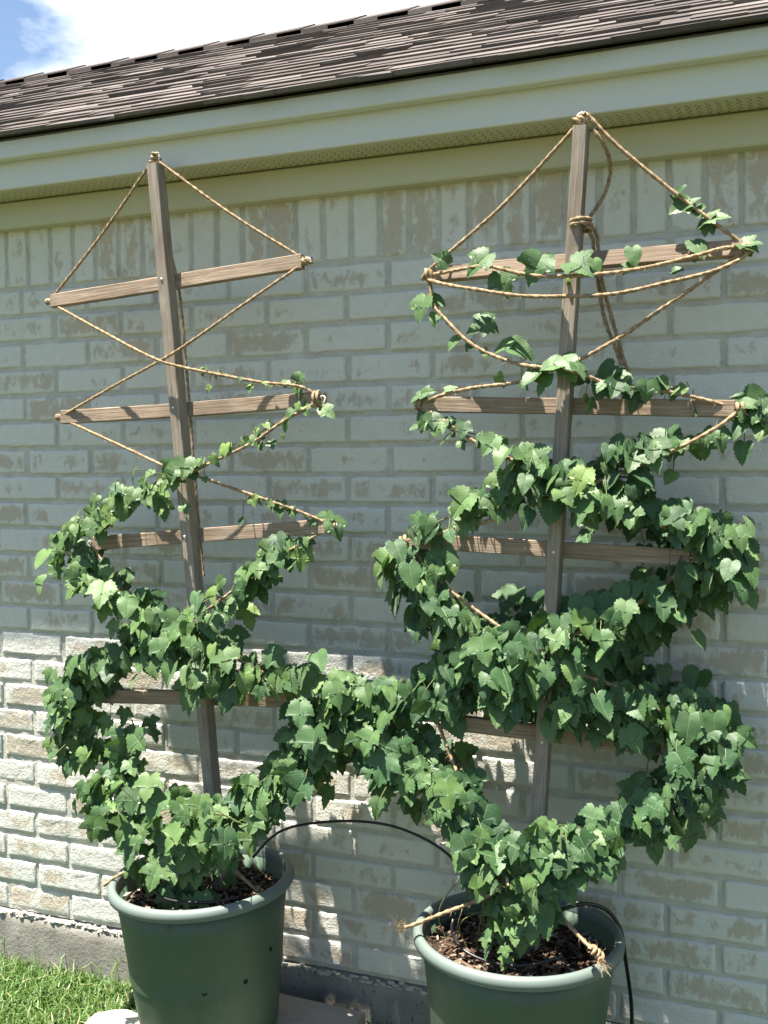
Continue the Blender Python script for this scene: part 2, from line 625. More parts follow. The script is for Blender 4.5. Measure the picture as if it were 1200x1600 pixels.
# mortar bed, slightly uneven
mx_, mz_ = np.arange(WX0, WX1 + 0.02, 0.02), np.arange(-0.004, NB * CH + 0.26, 0.0135)
GX, GZ = np.meshgrid(mx_, mz_, indexing='ij')
GY = 0.0042 + rng.normal(0, 0.0009, GX.shape)
i, j = np.meshgrid(np.arange(len(mx_) - 1), np.arange(len(mz_) - 1), indexing='ij')
n2 = len(mz_)
fq = np.stack([i * n2 + j, (i + 1) * n2 + j, (i + 1) * n2 + j + 1, i * n2 + j + 1], -1).reshape(-1, 4)
mesh_obj('mortar', np.stack([GX, GY, GZ], -1).reshape(-1, 3), fq, MT['mortar'], house, True)
# back wall body so the house is solid
MB().box((WX0, 0.05, -0.3), (WX1, 4.3, 2.2)).build('wall_core', MT['mortar'], house)

# foundation with a crumbling ledge of mortar squeezed along its top
fxs = np.arange(WX0, WX1 + 0.02, 0.02)
prof = [(-0.30, -0.012), (-0.12, -0.012), (-0.05, -0.012), (-0.026, -0.010), (-0.016, -0.004), (-0.004, 0.012), (-0.002, 0.03)]
V = []
for xx in fxs:
    dz = 0.004 * math.sin(xx * 7.1) + 0.003 * math.sin(xx * 23) + rng.normal(0, 0.0022)
    for (z, y) in prof:
        edge_ = -0.05 <= z <= -0.01
        V.append((xx, y + rng.normal(0, 0.0016 if edge_ else 0.0006), z + (dz if z > -0.1 else 0) * (1 if z < -0.005 else 0)))
npf = len(prof)
fq = np.array([[a * npf + c, (a + 1) * npf + c, (a + 1) * npf + c + 1, a * npf + c + 1] for a in range(len(fxs) - 1) for c in range(npf - 1)])
mesh_obj('foundation', V, fq, MT['concrete'], house, False)
mb = MB()
xx = WX0
while xx < WX1:
    r = rng.uniform(0.002, 0.0075)
    c = Vector((xx, -0.004 - rng.random() * 0.006, -0.014 + rng.normal(0, 0.006)))
    vv = []
    for th in (-0.9, 0.0, 0.9):
        for ph in range(6):
            a = ph * math.pi / 3 + th
            s = r * rng.uniform(0.7, 1.3)
            vv.append((c.x + s * 1.7 * math.cos(th) * math.cos(a), c.y + s * 0.8 * math.cos(th) * math.sin(a), c.z + s * 0.8 * math.sin(th)))
    ff = [(k * 6 + q, k * 6 + (q + 1) % 6, (k + 1) * 6 + (q + 1) % 6, (k + 1) * 6 + q) for k in range(2) for q in range(6)] + [(5, 4, 3, 2, 1, 0), (12, 13, 14, 15, 16, 17)]
    mb.add(vv, ff)
    xx += rng.uniform(0.002, 0.012)
mb.build('mortar_crumbs', MT['mortar'], house)

# frieze, soffit, fascia, trim
Z_FB, Z_FT = 2.126, 2.207          # frieze
MB().box((WX0, -0.045, Z_FB), (WX1, 0.03, Z_FT - 0.003), 0.004).build('frieze_board', MT['frieze'], house)
MB().box((WX0, -0.160, Z_FT), (WX1, 0.03, Z_FT + 0.012)).build('soffit', MT['soffit'], house)
# vent perforations: small dark recessed discs set into the soffit strip
hv, hf = [], []
rows, step = 7, 0.0115
for q in range(rows):
    yy = -0.052 - q * 0.0125
    xx = -3.3 + (step / 2 if q % 2 else 0)
    while xx < 0.4:
        b = len(hv)
        for a in range(6):
            hv.append((xx + 0.0024 * math.cos(a * math.pi / 3), yy + 0.0024 * math.sin(a * math.pi / 3), Z_FT - 0.0012))
        hf.append(tuple(range(b + 5, b - 1, -1)))
        xx += step * (1.9 if q % 2 == 0 else 1.9)
mesh_obj('soffit_vent', hv, hf, MT['hole'], house)
MB().box((WX0, -0.172, Z_FT - 0.004), (WX1, -0.161, 2.345), 0.002).build('fascia_board', MT['fascia'], house)
MB().box((WX0, -0.210, 2.277), (WX1, -0.1725, 2.326), 0.003).build('trim_board', MT['fascia'], house)

# shingle roof
TA = 0.552
ZE, YE = 2.331, -0.235
LEN = 1.19 / math.cos(math.atan(TA))
ca, sa = math.cos(math.atan(TA)), math.sin(math.atan(TA))


def rf(x, s, h):
    return (x, YE + s * ca - h * sa, ZE + s * sa + h * ca)


VV, FF, RR = [], [], []
EXPO = 0.062
nrow = int(LEN / EXPO) + 1
for rrow in range(nrow):
    s0 = rrow * EXPO
    x = WX0 - 0.2 + rng.random() * 0.2
    wob = rng.random() * 6
    while x < WX1 + 0.1:
        w = rng.uniform(0.06, 0.24)
        th = rng.choice([0.006, 0.0085, 0.012], p=[0.25, 0.5, 0.25])
        ds = rng.normal(0, 0.003) - (0.010 if rng.random() < 0.25 else 0) + 0.004 * math.sin(x * 2.2 + wob)
        if rrow == 0:
            ds = -0.004 + 0.006 * math.sin(x * 1.7) + rng.normal(0, 0.004)
            th = 0.009 + 0.004 * rng.random()
        a0, a1 = x, x + w + 0.004
        sag = rng.normal(0, 0.001)
        top = min(s0 + EXPO * 1.5, LEN + 0.02)
        b = len(VV)
        VV += [rf(a0, s0 + ds, 0.001), rf(a1, s0 + ds + rng.normal(0, 0.0015), 0.001), rf(a1, s0 + ds, th + sag), rf(a0, s0 + ds, th),
               rf(a1, top, 0.001), rf(a0, top, 0.001)]
        FF += [(b, b + 1, b + 2, b + 3), (b + 3, b + 2, b + 4, b + 5), (b, b + 3, b + 5), (b + 1, b + 4, b + 2)]
        RR += [rng.random()] * 6
        x += w
mesh_obj('shingle_roof', VV, FF, MT['shingle'], house, attrs={'rnd': RR})
mb = MB()
mb.add([rf(WX0 - 0.2, 0.012, -0.001), rf(WX1, 0.012, -0.001), rf(WX1, LEN, -0.001), rf(WX0 - 0.2, LEN, -0.001), rf(WX0 - 0.2, 0.012, -0.006), rf(WX1, 0.012, -0.006), rf(WX1, LEN, -0.03), rf(WX0 - 0.2, LEN, -0.03)],
       [(0, 1, 2, 3), (7, 6, 5, 4), (0, 4, 5, 1), (2, 6, 7, 3), (1, 5, 6, 2), (0, 3, 7, 4)])
yr, zr = rf(0, LEN, 0)[1:]
mb.add([(WX0 - 0.2, yr, zr - 0.004), (WX1, yr, zr - 0.004), (WX1, yr + 2.3, zr - 1.15), (WX0 - 0.2, yr + 2.3, zr - 1.15)], [(0, 1, 2, 3)])
mb.build('roof_deck', MT['shingle'], house)
VV, FF, RR = [], [], []
x = WX0
while x < WX1:                          # ridge caps overlap like teeth along the skyline
    L_ = 0.30
    b = len(VV)
    t0, t1 = 0.011, 0.004
    for (xx_, h) in ((x, t1), (x + L_, t0)):
        VV += [(xx_, yr - 0.13, zr - 0.065 + h + 0.008), (xx_, yr - 0.015, zr + h), (xx_, yr + 0.015, zr + h), (xx_, yr + 0.13, zr - 0.065 + h + 0.008),
               (xx_, yr - 0.13, zr - 0.07), (xx_, yr + 0.13, zr - 0.07)]
    FF += [(b, b + 6, b + 7, b + 1), (b + 1, b + 7, b + 8, b + 2), (b + 2, b + 8, b + 9, b + 3), (b + 6, b + 10, b + 11, b + 9, b + 8, b + 7), (b, b + 1, b + 2, b + 3, b + 5, b + 4), (b, b + 4, b + 10, b + 6)]
    RR += [rng.random() * 0.6] * 12
    x += 0.2 + rng.normal(0, 0.008)
mesh_obj('ridge_cap', VV, FF, MT['shingle'], house, attrs={'rnd': RR})

# ------------------------------------------------------------------ grass
def grass_patch():
    N = 80000
    xs = rng.uniform(-3.6, 0.9, N)
    ys = -0.02 - np.abs(rng.uniform(0, 1, N)) ** 1.25 * 1.35
    h = rng.uniform(0.028, 0.062, N)
    w = rng.uniform(0.0013, 0.0030, N)
    tall = rng.random(N) < 0.008
    h[tall] *= rng.uniform(1.4, 2.4, tall.sum())
    by_wall = (ys > -0.07) & (rng.random(N) < 0.12)
    h[by_wall] *= rng.uniform(1.2, 2.2, by_wall.sum())
    az = rng.uniform(0, 2 * math.pi, N)
    ln = rng.uniform(0.15, 1.0, N)
    base = np.stack([xs, ys, np.full(N, ZG)], -1)
    d = np.stack([np.cos(az), np.sin(az), np.zeros(N)], -1)
    sd = np.stack([-np.sin(az), np.cos(az), np.zeros(N)], -1)
    upv = np.array([0, 0, 1.0])
    m = base + d * (h * ln * 0.25)[:, None] + upv * (h * 0.6)[:, None]
    tp = base + d * (h * ln * 0.95)[:, None] + upv * (h * (1.0 - 0.35 * ln))[:, None]
    V = np.stack([base - sd * w[:, None], base + sd * w[:, None], m + sd * w[:, None] * 0.85, m - sd * w[:, None] * 0.85, tp + sd * w[:, None] * 0.12, tp - sd * w[:, None] * 0.12], 1).reshape(-1, 3)
    o = np.arange(N)[:, None] * 6
    Fq = np.concatenate([o + np.array([0, 1, 2, 3]), o + np.array([3, 2, 4, 5])], 0)
    tint = np.repeat(np.clip(rng.normal(0.5, 0.22, N), 0, 1), 6)
    g_ = mesh_obj('grass', V, Fq, MT['grass'], None, False, {'tint': tint})
    tag(g_, 'bright green lawn grass growing along the wall', 'grass', kind='stuff')


grass_patch()

# ------------------------------------------------------------------ stones under the pots
def slab(name, pts2, z0, z1, mat, label, cat, rad=0.008):
    P2 = [Vector(p) for p in pts2]
    c = sum(P2, Vector((0, 0))) / len(P2)
    V, Fc = [], []
    n = len(P2)
    for (z, k) in ((z0, 1.0), (z1 - rad, 1.0), (z1, 1 - rad / 0.15)):
        for p in P2:
            q = c + (p - c) * k
            V.append((q.x, q.y, z + rng.normal(0, 0.001)))
    for a in range(2):
        Fc += [(a * n + i_, a * n + (i_ + 1) % n, (a + 1) * n + (i_ + 1) % n, (a + 1) * n + i_) for i_ in range(n)]
    Fc.append(tuple(range(2 * n, 3 * n)))
    Fc.append(tuple(range(n))[::-1])
    cx = (c.x, c.y, z0)
    o = mesh_obj(name, V, Fc, mat, None, False, loc=cx)
    tag(o, label, cat)
    return o


POTL = Vector((-1.432, -0.305, -0.048))
POTR = Vector((-0.617, -0.292, -0.066))
slab('paver', [(-1.62, -0.52), (-1.10, -0.50), (-1.085, -0.09), (-1.60, -0.07)], ZG - 0.03, -0.050, MT['paver'], 'grey concrete slab under the left green pot', 'paver')
slab('paver', [(-0.85, -0.53), (-0.38, -0.53), (-0.37, -0.12), (-0.84, -0.11)], ZG - 0.03, -0.069, MT['paver'], 'grey concrete slab under the right green pot', 'paver')
cst = at(188, 1598, 0.23)
slab('stepping_stone', [(cst.x + 0.10 * math.cos(a * 0.449) * (1 + 0.06 * math.sin(a * 2.3)), -0.25 + 0.085 * math.sin(a * 0.449)) for a in range(14)], ZG - 0.02, -0.142, MT['stone'], 'pale rounded stone in the grass beside the left pot', 'stone', 0.012)


# ------------------------------------------------------------------ pots
def lathe(profile, n=72):
    V, Fc = [], []
    for (r, z) in profile:
        for a in range(n):
            th = 2 * math.pi * a / n
            V.append((r * math.cos(th), r * math.sin(th), z))
    for k in range(len(profile) - 1):
        for a in range(n):
            Fc.append((k * n + a, k * n + (a + 1) % n, (k + 1) * n + (a + 1) % n, (k + 1) * n + a))
    return V, Fc


def make_pot(loc, rot, label, r_rim, H, holes, soil_seed):
    root = thing('planter', loc, label, 'planter', 'green plastic planters')
    rb, rt_ = r_rim * 0.745, r_rim - 0.017
    prof_ = [(0.0, 0.002), (rb - 0.02, 0.0), (rb - 0.004, 0.006), (rb, 0.02), (rb + (rt_ - rb) * 0.45, H * 0.45), (rb + (rt_ - rb) * 0.8, H * 0.8), (rt_, H - 0.026),
             (rt_ - 0.004, H - 0.026), (rt_ - 0.02, H * 0.6), (rb + 0.02, H * 0.4)]
    V, Fc = lathe(prof_)
    body = mesh_obj('pot_body', V, Fc, MT['pot'], None, True)
    body.parent = root
    # rolled rim
    prof_ = [(rt_ - 0.001, H - 0.029), (r_rim - 0.004, H - 0.029), (r_rim, H - 0.025), (r_rim + 0.001, H - 0.014), (r_rim - 0.002, H - 0.006), (r_rim - 0.008, H - 0.0008), (r_rim - 0.014, H), (r_rim - 0.020, H - 0.003), (r_rim - 0.022, H - 0.012), (rt_ - 0.005, H - 0.029)]
    V, Fc = lathe(prof_)
    rim = mesh_obj('pot_rim', V, Fc, MT['rim'], None, True)
    rim.parent = root
    # soil with a rough top
    V, Fc = [(0, 0, H - 0.062)], []
    nr, na = 14, 60
    rs = rt_ - 0.012
    for k in range(1, nr + 1):
        for a in range(na):
            r_ = rs * k / nr
            z = H - 0.065 + 0.012 * math.sin(3 * r_ / rs + a * 0.1 + soil_seed) + rng.normal(0, 0.003)
            V.append((r_ * math.cos(a * 2 * math.pi / na), r_ * math.sin(a * 2 * math.pi / na), z))
    Fc += [(0, 1 + a, 1 + (a + 1) % na) for a in range(na)]
    for k in range(nr - 1):
        for a in range(na):
            b0, b1 = 1 + k * na, 1 + (k + 1) * na
            Fc.append((b0 + a, b1 + a, b1 + (a + 1) % na, b0 + (a + 1) % na))
    so = mesh_obj('soil', V, Fc, MT['soil'], None, True)
    so.parent = root
    # bark chips: nobody could count them
    VV, FF, TT = [], [], []
    for q in range(950):
        rr = rs * 0.97 * math.sqrt(rng.random())
        a = rng.random() * 2 * math.pi
        c = Vector((rr * math.cos(a), rr * math.sin(a), H - 0.060 + 0.012 * math.sin(3 * rr / rs + a * 0.95 + soil_seed) * 0.6 + rng.random() * 0.010))
        big = rng.random() < 0.12
        L = rng.uniform(0.018, 0.05) if big else rng.uniform(0.006, 0.02)
        W, Tk = L * rng.uniform(0.2, 0.5), rng.uniform(0.0015, 0.004)
        m = Matrix.Rotation(rng.uniform(0, 6.28), 3, 'Z') @ Matrix.Rotation(rng.normal(0, 0.35), 3, 'Y') @ Matrix.Rotation(rng.normal(0, 0.4), 3, 'X')
        b = len(VV)
        tap = rng.uniform(0.5, 1.0)
        for (sx, sy, sz) in ((-1, -1, -1), (1, -tap, -1), (1, tap, -1), (-1, 1, -1), (-1, -1, 1), (1, -tap, 1), (1, tap, 1), (-1, 1, 1)):
            VV.append(tuple(c + m @ Vector((sx * L / 2, sy * W / 2, sz * Tk / 2))))
        FF += [tuple(b + i_ for i_ in f_) for f_ in ((3, 2, 1, 0), (4, 5, 6, 7), (0, 1, 5, 4), (1, 2, 6, 5), (2, 3, 7, 6), (3, 0, 4, 7))]
        TT += [min(1, max(0, rng.normal(0.52, 0.26)))] * 8
    ch = mesh_obj('mulch', VV, FF, MT['chip'], None, False, {'tint': TT})
    ch['kind'] = 'stuff'
    ch.parent = root
    # drilled drain holes: shallow dark plugs pressed into the side
    for (ang, hz) in holes:
        rr = rb + (rt_ - rb) * hz / H
        V, Fc = [], []
        for k, (rad, off) in enumerate(((0.0066, 0.0009), (0.004, 0.0010), (0.0, 0.0010))):
            for a in range(10):
                V.append((rr + off, rad * math.cos(a * 0.6283), rad * math.sin(a * 0.6283)))
        for k in range(2):
            Fc += [(k * 10 + a, k * 10 + (a + 1) % 10, (k + 1) * 10 + (a + 1) % 10, (k + 1) * 10 + a) for a in range(10)]
        mm = Matrix.Rotation(ang, 3, 'Z')
        V = [tuple(mm @ Vector(v) + Vector((0, 0, hz))) for v in V]
        ho = mesh_obj('drain_hole', V, Fc, MT['hole'], None, False)
        ho.parent = root
    root.rotation_euler = rot
    return root


make_pot(POTL, (R(0.6), R(-2.2), 0), 'green plastic pot on a slab at left, its side drilled with small holes', 0.238, 0.405, [(R(-60), 0.185), (R(-30), 0.19), (R(-6), 0.24)], 0.3)
make_pot(POTR, (R(-0.5), R(0.6), 0), 'green plastic pot at right with black tubing hanging over its rim', 0.242, 0.402, [], 2.1)


# ------------------------------------------------------------------ trellises
def stick(name, p0, p1, w, h, mat, parent, roll_ref=Vector((0, -1, 0)), roll=0.0):
    """a sawn stick from p0 to p1; local X runs along it, w across the face, h in depth"""
    p0, p1 = Vector(p0), Vector(p1)
    X = (p1 - p0)
    L = X.length
    X.normalize()
    Yv = (roll_ref - X * roll_ref.dot(X)).normalized()
    Zv = X.cross(Yv)
    if roll:
        q = Matrix.Rotation(roll, 3, X)
        Yv, Zv = q @ Yv, q @ Zv
    ns = max(4, int(L / 0.05))
    bev = 0.0018
    hy, hz = h / 2, w / 2
    prof_ = [(-hy + bev, -hz), (hy - bev, -hz), (hy, -hz + bev), (hy, hz - bev), (hy - bev, hz), (-hy + bev, hz), (-hy, hz - bev), (-hy, -hz + bev)]
    V, Fc = [], []
    n = 8
    bow, bow2 = rng.normal(0, 0.002), rng.normal(0, 0.002)
    for k in range(ns + 1):
        t = k / ns
        by, bz = bow * math.sin(math.pi * t), bow2 * math.sin(math.pi * t)
        for (a, b_) in prof_:
            V.append((L * t, a + by + rng.normal(0, 0.0003), b_ + bz + rng.normal(0, 0.0003)))
    for k in range(ns):
        Fc += [(k * n + i_, k * n + (i_ + 1) % n, (k + 1) * n + (i_ + 1) % n, (k + 1) * n + i_) for i_ in range(n)]
    Fc += [tuple(range(n))[::-1], tuple(range(ns * n, ns * n + n))]
    o = mesh_obj(name, V, Fc, mat, None, False)
    mw = Matrix(((X.x, Yv.x, Zv.x, 0), (X.y, Yv.y, Zv.y, 0), (X.z, Yv.z, Zv.z, 0), (0, 0, 0, 1)))
    o.rotation_euler = mw.to_euler()
    o.location = p0 - parent.location
    o.parent = parent
    return o


def eyelet(pos, direction, parent, r=0.008):
    mb_ = MB()
    c = Vector(pos)
    d = Vector(direction).normalized()
    side = Vector((0, -1, 0))
    pts_ = [c - d * 0.012, c] + [c + d * (r - r * math.cos(a)) + side.cross(d) * (-r * math.sin(a)) for a in np.linspace(0.0, 5.9, 12)]
    mb_.tube(pts_, 0.0021, 6)
    return mb_.build('eye_screw', MT['metal'], parent, True)


def screw_head(pos, parent):
    V, Fc = lathe([(0.0032, 0), (0.003, 0.0014), (0.0, 0.002)], 10)
    V = [(v[0], -v[2], v[1]) for v in V]
    o = mesh_obj('screw_head', V, Fc, MT['metal'], None, True)
    o.parent = parent
    o.location = Vector(pos) - parent.location


DB = 0.185      # bars: middle, in front of the wall
BT = 0.020


def make_trellis(label, top, bot, bars, d_top, d_bot, rolls):
    pb = at(bot[0], bot[1], d_bot)
    ptp = at(top[0], top[1], d_top)
    below = pb + (pb - ptp).normalized() * 0.33
    root = thing('trellis', below, label, 'trellis', 'wooden pole trellises')
    stick('pole', below, ptp, 0.031, 0.040, MT['pole'], root)
    ends = []
    for (a, b_), rl in zip(bars, rolls):
        # the bar lies against the back of the pole
        zmid = at((a[0] + b_[0]) / 2, (a[1] + b_[1]) / 2, 0.2).z
        tt = (zmid - below.z) / (ptp.z - below.z)
        dpole = -(below.y + (ptp.y - below.y) * tt)
        d = dpole - 0.020 - BT / 2 - 0.001
        p0, p1 = at(a[0], a[1], d), at(b_[0], b_[1], d)
        stick('crossbar', p0, p1, 0.037, BT, MT['bar'], root, roll=R(rl))
        dr = (p1 - p0).normalized()
        eyelet(p0 - dr * 0.006, -dr, root)
        eyelet(p1 + dr * 0.006, dr, root)
        ends.append((p0 - dr * 0.012, p1 + dr * 0.012))
        cx_ = below + (ptp - below) * tt
        screw_head((cx_.x, cx_.y - 0.0202, cx_.z), root)
    eyelet(ptp + Vector((0, 0, 0.008)), (0, 0, 1), root, 0.012)
    return root, ends, below, ptp


TL, endsL, botL, topL = make_trellis('grey wooden pole trellis at left with two bare upper crossbars', (243, 258), (330, 1222),
                                     [((82, 471), (473, 409)), ((98, 652), (496, 624)), ((148, 849), (514, 822)), ((158, 1087), (470, 1093))], 0.228, 0.262, [-6, -5, -4, 3])
TR, endsR, botR, topR = make_trellis('brown wooden pole trellis at right with a rope wrapped round its pole', (909, 199), (842, 1285),
                                     [((678, 430), (1160, 388)), ((662, 632), (1148, 639)), ((642, 845), (1078, 872)), ((690, 1126), (1112, 1176))], 0.232, 0.258, [-13, -3, -4, 2])
# the pale board end screwed along the right trellis' top bar, tipped up into the sun
p0, p1 = at(965, 402, 0.236), at(1061, 396, 0.236)


# ------------------------------------------------------------------ ropes
def rope_geo(P, r=0.0050, twist=0.022, n=9, fuzz=1.0):
    P = np.asarray(P)
    T, N, B = frames(P)
    s = np.concatenate([[0], np.cumsum(np.linalg.norm(np.diff(P, axis=0), axis=1))])
    th = np.arange(n) * 2 * math.pi / n
    ph = 2 * math.pi * s / (twist * 3)
    rad = r * (0.70 + 0.38 * np.abs(np.cos(1.5 * (th[None, :] - ph[:, None]))))
    rad *= (1 + 0.06 * np.sin(s * 90) + rng.normal(0, 0.03, len(s)))[:, None]
    V = P[:, None, :] + rad[:, :, None] * (np.cos(th)[None, :, None] * N[:, None, :] + np.sin(th)[None, :, None] * B[:, None, :])
    m = len(P)
    i_, j_ = np.meshgrid(np.arange(m - 1), np.arange(n), indexing='ij')
    Fc = np.stack([i_ * n + j_, i_ * n + (j_ + 1) % n, (i_ + 1) * n + (j_ + 1) % n, (i_ + 1) * n + j_], -1).reshape(-1, 4)
    V, Fc = V.reshape(-1, 3).tolist(), Fc.tolist()
    # stray fibres
    nf = int(s[-1] * 340 * fuzz)
    for q in range(nf):
        k = rng.integers(0, m - 1)
        a = rng.uniform(0, 6.28)
        dv = math.cos(a) * N[k] + math.sin(a) * B[k]
        p = P[k] + dv * r * 0.8
        e = p + dv * rng.gamma(2.0, 0.0035) + T[k] * rng.normal(0, 0.008)
        sd = T[k] * 0.0005
        b = len(V)
        V += [(p - sd).tolist(), (p + sd).tolist(), e.tolist()]
        Fc.append([b, b + 1, b + 2])
    return V, Fc


def make_rope(paths, label, name='rope', group=None, r=0.0050):
    mb_ = MB()
    for pts_ in paths:
        V, Fc = rope_geo(spline(pts_, 0.0032), r)
        mb_.add(V, Fc)
    org = np.array(mb_.V).mean(axis=0)
    o = mb_.build(name, MT['rope'], None, True, loc=tuple(org))
    tag(o, label, 'rope', group)
    return o


def coil(c, axis, r, turns, r2=0.0):
    """a few loops of rope round point c"""
    axis = Vector(axis).normalized()
    u = axis.orthogonal().normalized()
    v = axis.cross(u)
    out = []
    n = int(turns * 12)
    for k in range(n + 1):
        a = k * 2 * math.pi / 12
        out.append(Vector(c) + axis * (k / n - 0.5) * 0.018 * turns * 0.6 + (u * math.cos(a) + v * math.sin(a)) * (r + r2 * math.sin(a * 1.3)))
    return out


def px(*pts_):
    # ropes that cross in front of a pole ride on its face
    return [at(p[0], p[1], p[2] + (0.024 if 0.19 < p[2] < 0.275 and p[1] < 1250 else 0)) for p in pts_]


df = 0.262
EL, ER = endsL, endsR
knL = topL + Vector((-0.004, 0, 0.018))
paths = [
    [knL, EL[0][0].lerp(knL, 0.5) + Vector((0.004, 0, -0.008)), EL[0][0]],
    [knL, EL[0][1].lerp(knL, 0.5) + Vector((0.0, 0, -0.010)), EL[0][1]],
    [EL[0][1]] + px((380, 476, 0.235), (275, 549, 0.258), (180, 602, 0.23)) + [EL[1][0]],
    [EL[0][0]] + px((160, 518, 0.225), (232, 556, 0.25), (282, 573, 0.258), (400, 596, 0.23), (468, 604, 0.205)) + [EL[1][1]],
    [EL[1][0]] + px((190, 697, 0.225), (272, 735, 0.255), (305, 743, 0.262), (390, 772, 0.235), (462, 797, 0.215)) + [EL[2][1]],
    [EL[1][1]] + px((440, 660, 0.225), (390, 694, 0.24), (310, 733, 0.268), (200, 795, 0.24)) + [EL[2][0]],
    [EL[2][1]] + px((420, 880, 0.225), (320, 955, 0.265), (220, 1010, 0.24)) + [EL[3][0]],
    [EL[2][0]] + px((200, 930, 0.225), (312, 1000, 0.27), (430, 1060, 0.24)) + [EL[3][1]],
    [topL + Vector((0.0, 0.0, 0.012))] + px((245, 320, 0.176), (262, 380, 0.150), (280, 455, 0.148), (290, 560, 0.150), (297, 645, 0.150), (303, 730, 0.155), (309, 800, 0.155), (318, 900, 0.16)),
    coil(knL, (0.6, 0, 1), 0.007, 3.2, 0.002), coil(knL + Vector((0.004, 0.003, -0.006)), (1, 0.4, 0.2), 0.008, 2.0),
    coil(EL[0][0], (1, 0, 0), 0.006, 1.6), coil(EL[0][1], (1, 0, 0.3), 0.008, 2.0), coil(EL[1][0], (1, 0, 0), 0.006, 1.6), coil(EL[1][1] + Vector((-0.008, 0, 0)), (1, 0, 0.1), 0.019, 2.0),
    coil(EL[2][1], (1, 0, 0), 0.007, 1.5),
]
make_rope(paths, 'jute rope zigzagging between the crossbar ends of the left trellis', group='jute ropes on the trellises', r=0.0039)

knR = topR + Vector((-0.002, 0, 0.022))
wp = at(904, 352, 0.236)
wrap = []
for k in range(31):
    a = k * 2 * math.pi / 14
    wrap.append(wp + Vector((0.0235 * math.cos(a) + 0.004, -0.027 * math.sin(a) + 0.001, 0.010 - 0.0095 * k / 14 + 0.002 * math.sin(a))))
paths = [
    [knR + Vector((-0.006, 0, -0.014)), ER[0][0].lerp(knR, 0.5) + Vector((0.003, 0, -0.012)), ER[0][0] + Vector((0, -0.006, 0.01)), ER[0][0] + Vector((-0.006, 0.0, -0.012))],
    [knR, knR + Vector((0.014, 0, 0.004))] + px((962, 225, 0.205), (1040, 290, 0.2), (1105, 340, 0.195)) + [ER[0][1]],
    px((925, 198, 0.205), (944, 226, 0.2), (954, 262, 0.17), (946, 300, 0.16), (928, 330, 0.165), (917, 345, 0.18)),
    wrap,
    px((922, 352, 0.185), (932, 366, 0.16), (935, 390, 0.150), (941, 440, 0.145), (957, 500, 0.145), (974, 560, 0.145), (986, 592, 0.15)),
    px((918, 358, 0.185), (926, 374, 0.155), (928, 400, 0.148), (936, 450, 0.142), (945, 500, 0.14), (962, 545, 0.142), (971, 570, 0.15)),
    [ER[0][0]] + px((724, 420, 0.235), (762, 416, 0.25), (812, 427, 0.262), (858, 432, 0.266), (940, 428, 0.262), (1010, 418, 0.245), (1086, 400, 0.225), (1130, 388, 0.205)) + [ER[0][1]],
    [ER[0][0] + Vector((0, -0.012, -0.012))] + px((704, 446, 0.23), (748, 453, 0.25), (812, 462, 0.264), (880, 463, 0.268), (960, 459, 0.262), (1040, 442, 0.245), (1110, 425, 0.225), (1155, 406, 0.205)) + [ER[0][1] + Vector((0.006, -0.006, -0.006))],
    [ER[0][1]] + px((1085, 448, 0.215), (1040, 478, 0.23), (975, 523, 0.248), (915, 557, 0.258), (880, 573, 0.262)),
    [ER[0][0]] + px((673, 452, 0.195), (676, 476, 0.2), (697, 500, 0.21), (728, 531, 0.222), (765, 553, 0.235), (815, 570, 0.25), (868, 576, 0.262), (905, 583, 0.262), (960, 602, 0.24), (1050, 613, 0.215)) + [ER[1][1]],
    [ER[1][0]] + px((692, 617, 0.215), (740, 606, 0.225), (810, 597, 0.24), (850, 582, 0.255), (880, 573, 0.264)),
    [ER[1][1]] + px((1120, 668, 0.215), (1060, 700, 0.23), (980, 735, 0.245), (880, 772, 0.268), (760, 815, 0.24)) + [ER[2][0]],
    [ER[1][0]] + px((700, 662, 0.215), (760, 700, 0.24), (860, 745, 0.266), (960, 790, 0.24), (1060, 835, 0.22)) + [ER[2][1]],
    [ER[2][0]] + px((700, 920, 0.22), (860, 1030, 0.266), (1000, 1090, 0.24)) + [ER[3][1]],
    [ER[2][1]] + px((1000, 940, 0.23), (858, 1010, 0.266), (740, 1070, 0.23)) + [ER[3][0]],
    [ER[3][0]] + px((720, 1220, 0.26), (768, 1312, 0.30), (800, 1356, 0.33), (830, 1386, 0.345), (868, 1422, 0.37), (905, 1463, 0.40), (932, 1490, 0.425), (938, 1500, 0.435)),
    [ER[3][1]] + px((1010, 1255, 0.26), (880, 1345, 0.30), (820, 1372, 0.33), (750, 1405, 0.385), (690, 1428, 0.405), (640, 1447, 0.415), (622, 1449, 0.415)),
    coil(knR + Vector((0, 0, -0.006)), (0.7, 0.2, 0.6), 0.009, 2.4, 0.002), coil(ER[0][1], (1, 0, 0.2), 0.010, 2.2), coil(ER[0][0], (1, 0.2, 0), 0.014, 1.5),
    coil(at(932, 1489, 0.425), (1, 0.3, -1), 0.007, 3), coil(ER[1][0], (1, 0, 0), 0.012, 1.6), coil(ER[2][0], (1, 0, 0.4), 0.011, 2.2), coil(ER[1][1], (1, 0, 0), 0.012, 1.6),
]
make_rope(paths, 'thick jute rope looping over the crossbars of the right trellis', group='jute ropes on the trellises', r=0.0045)
paths = [px((162, 1384, 0.42), (178, 1372, 0.41), (215, 1352, 0.38), (255, 1333, 0.35), (300, 1308, 0.31)),
         px((414, 1398, 0.33), (398, 1388, 0.335), (380, 1372, 0.325), (355, 1348, 0.30)),
         coil(at(408, 1394, 0.335), (1, 0.2, -0.8), 0.006, 2.6)]
make_rope(paths, 'short jute ties knotted to the rim of the left pot', r=0.0042)


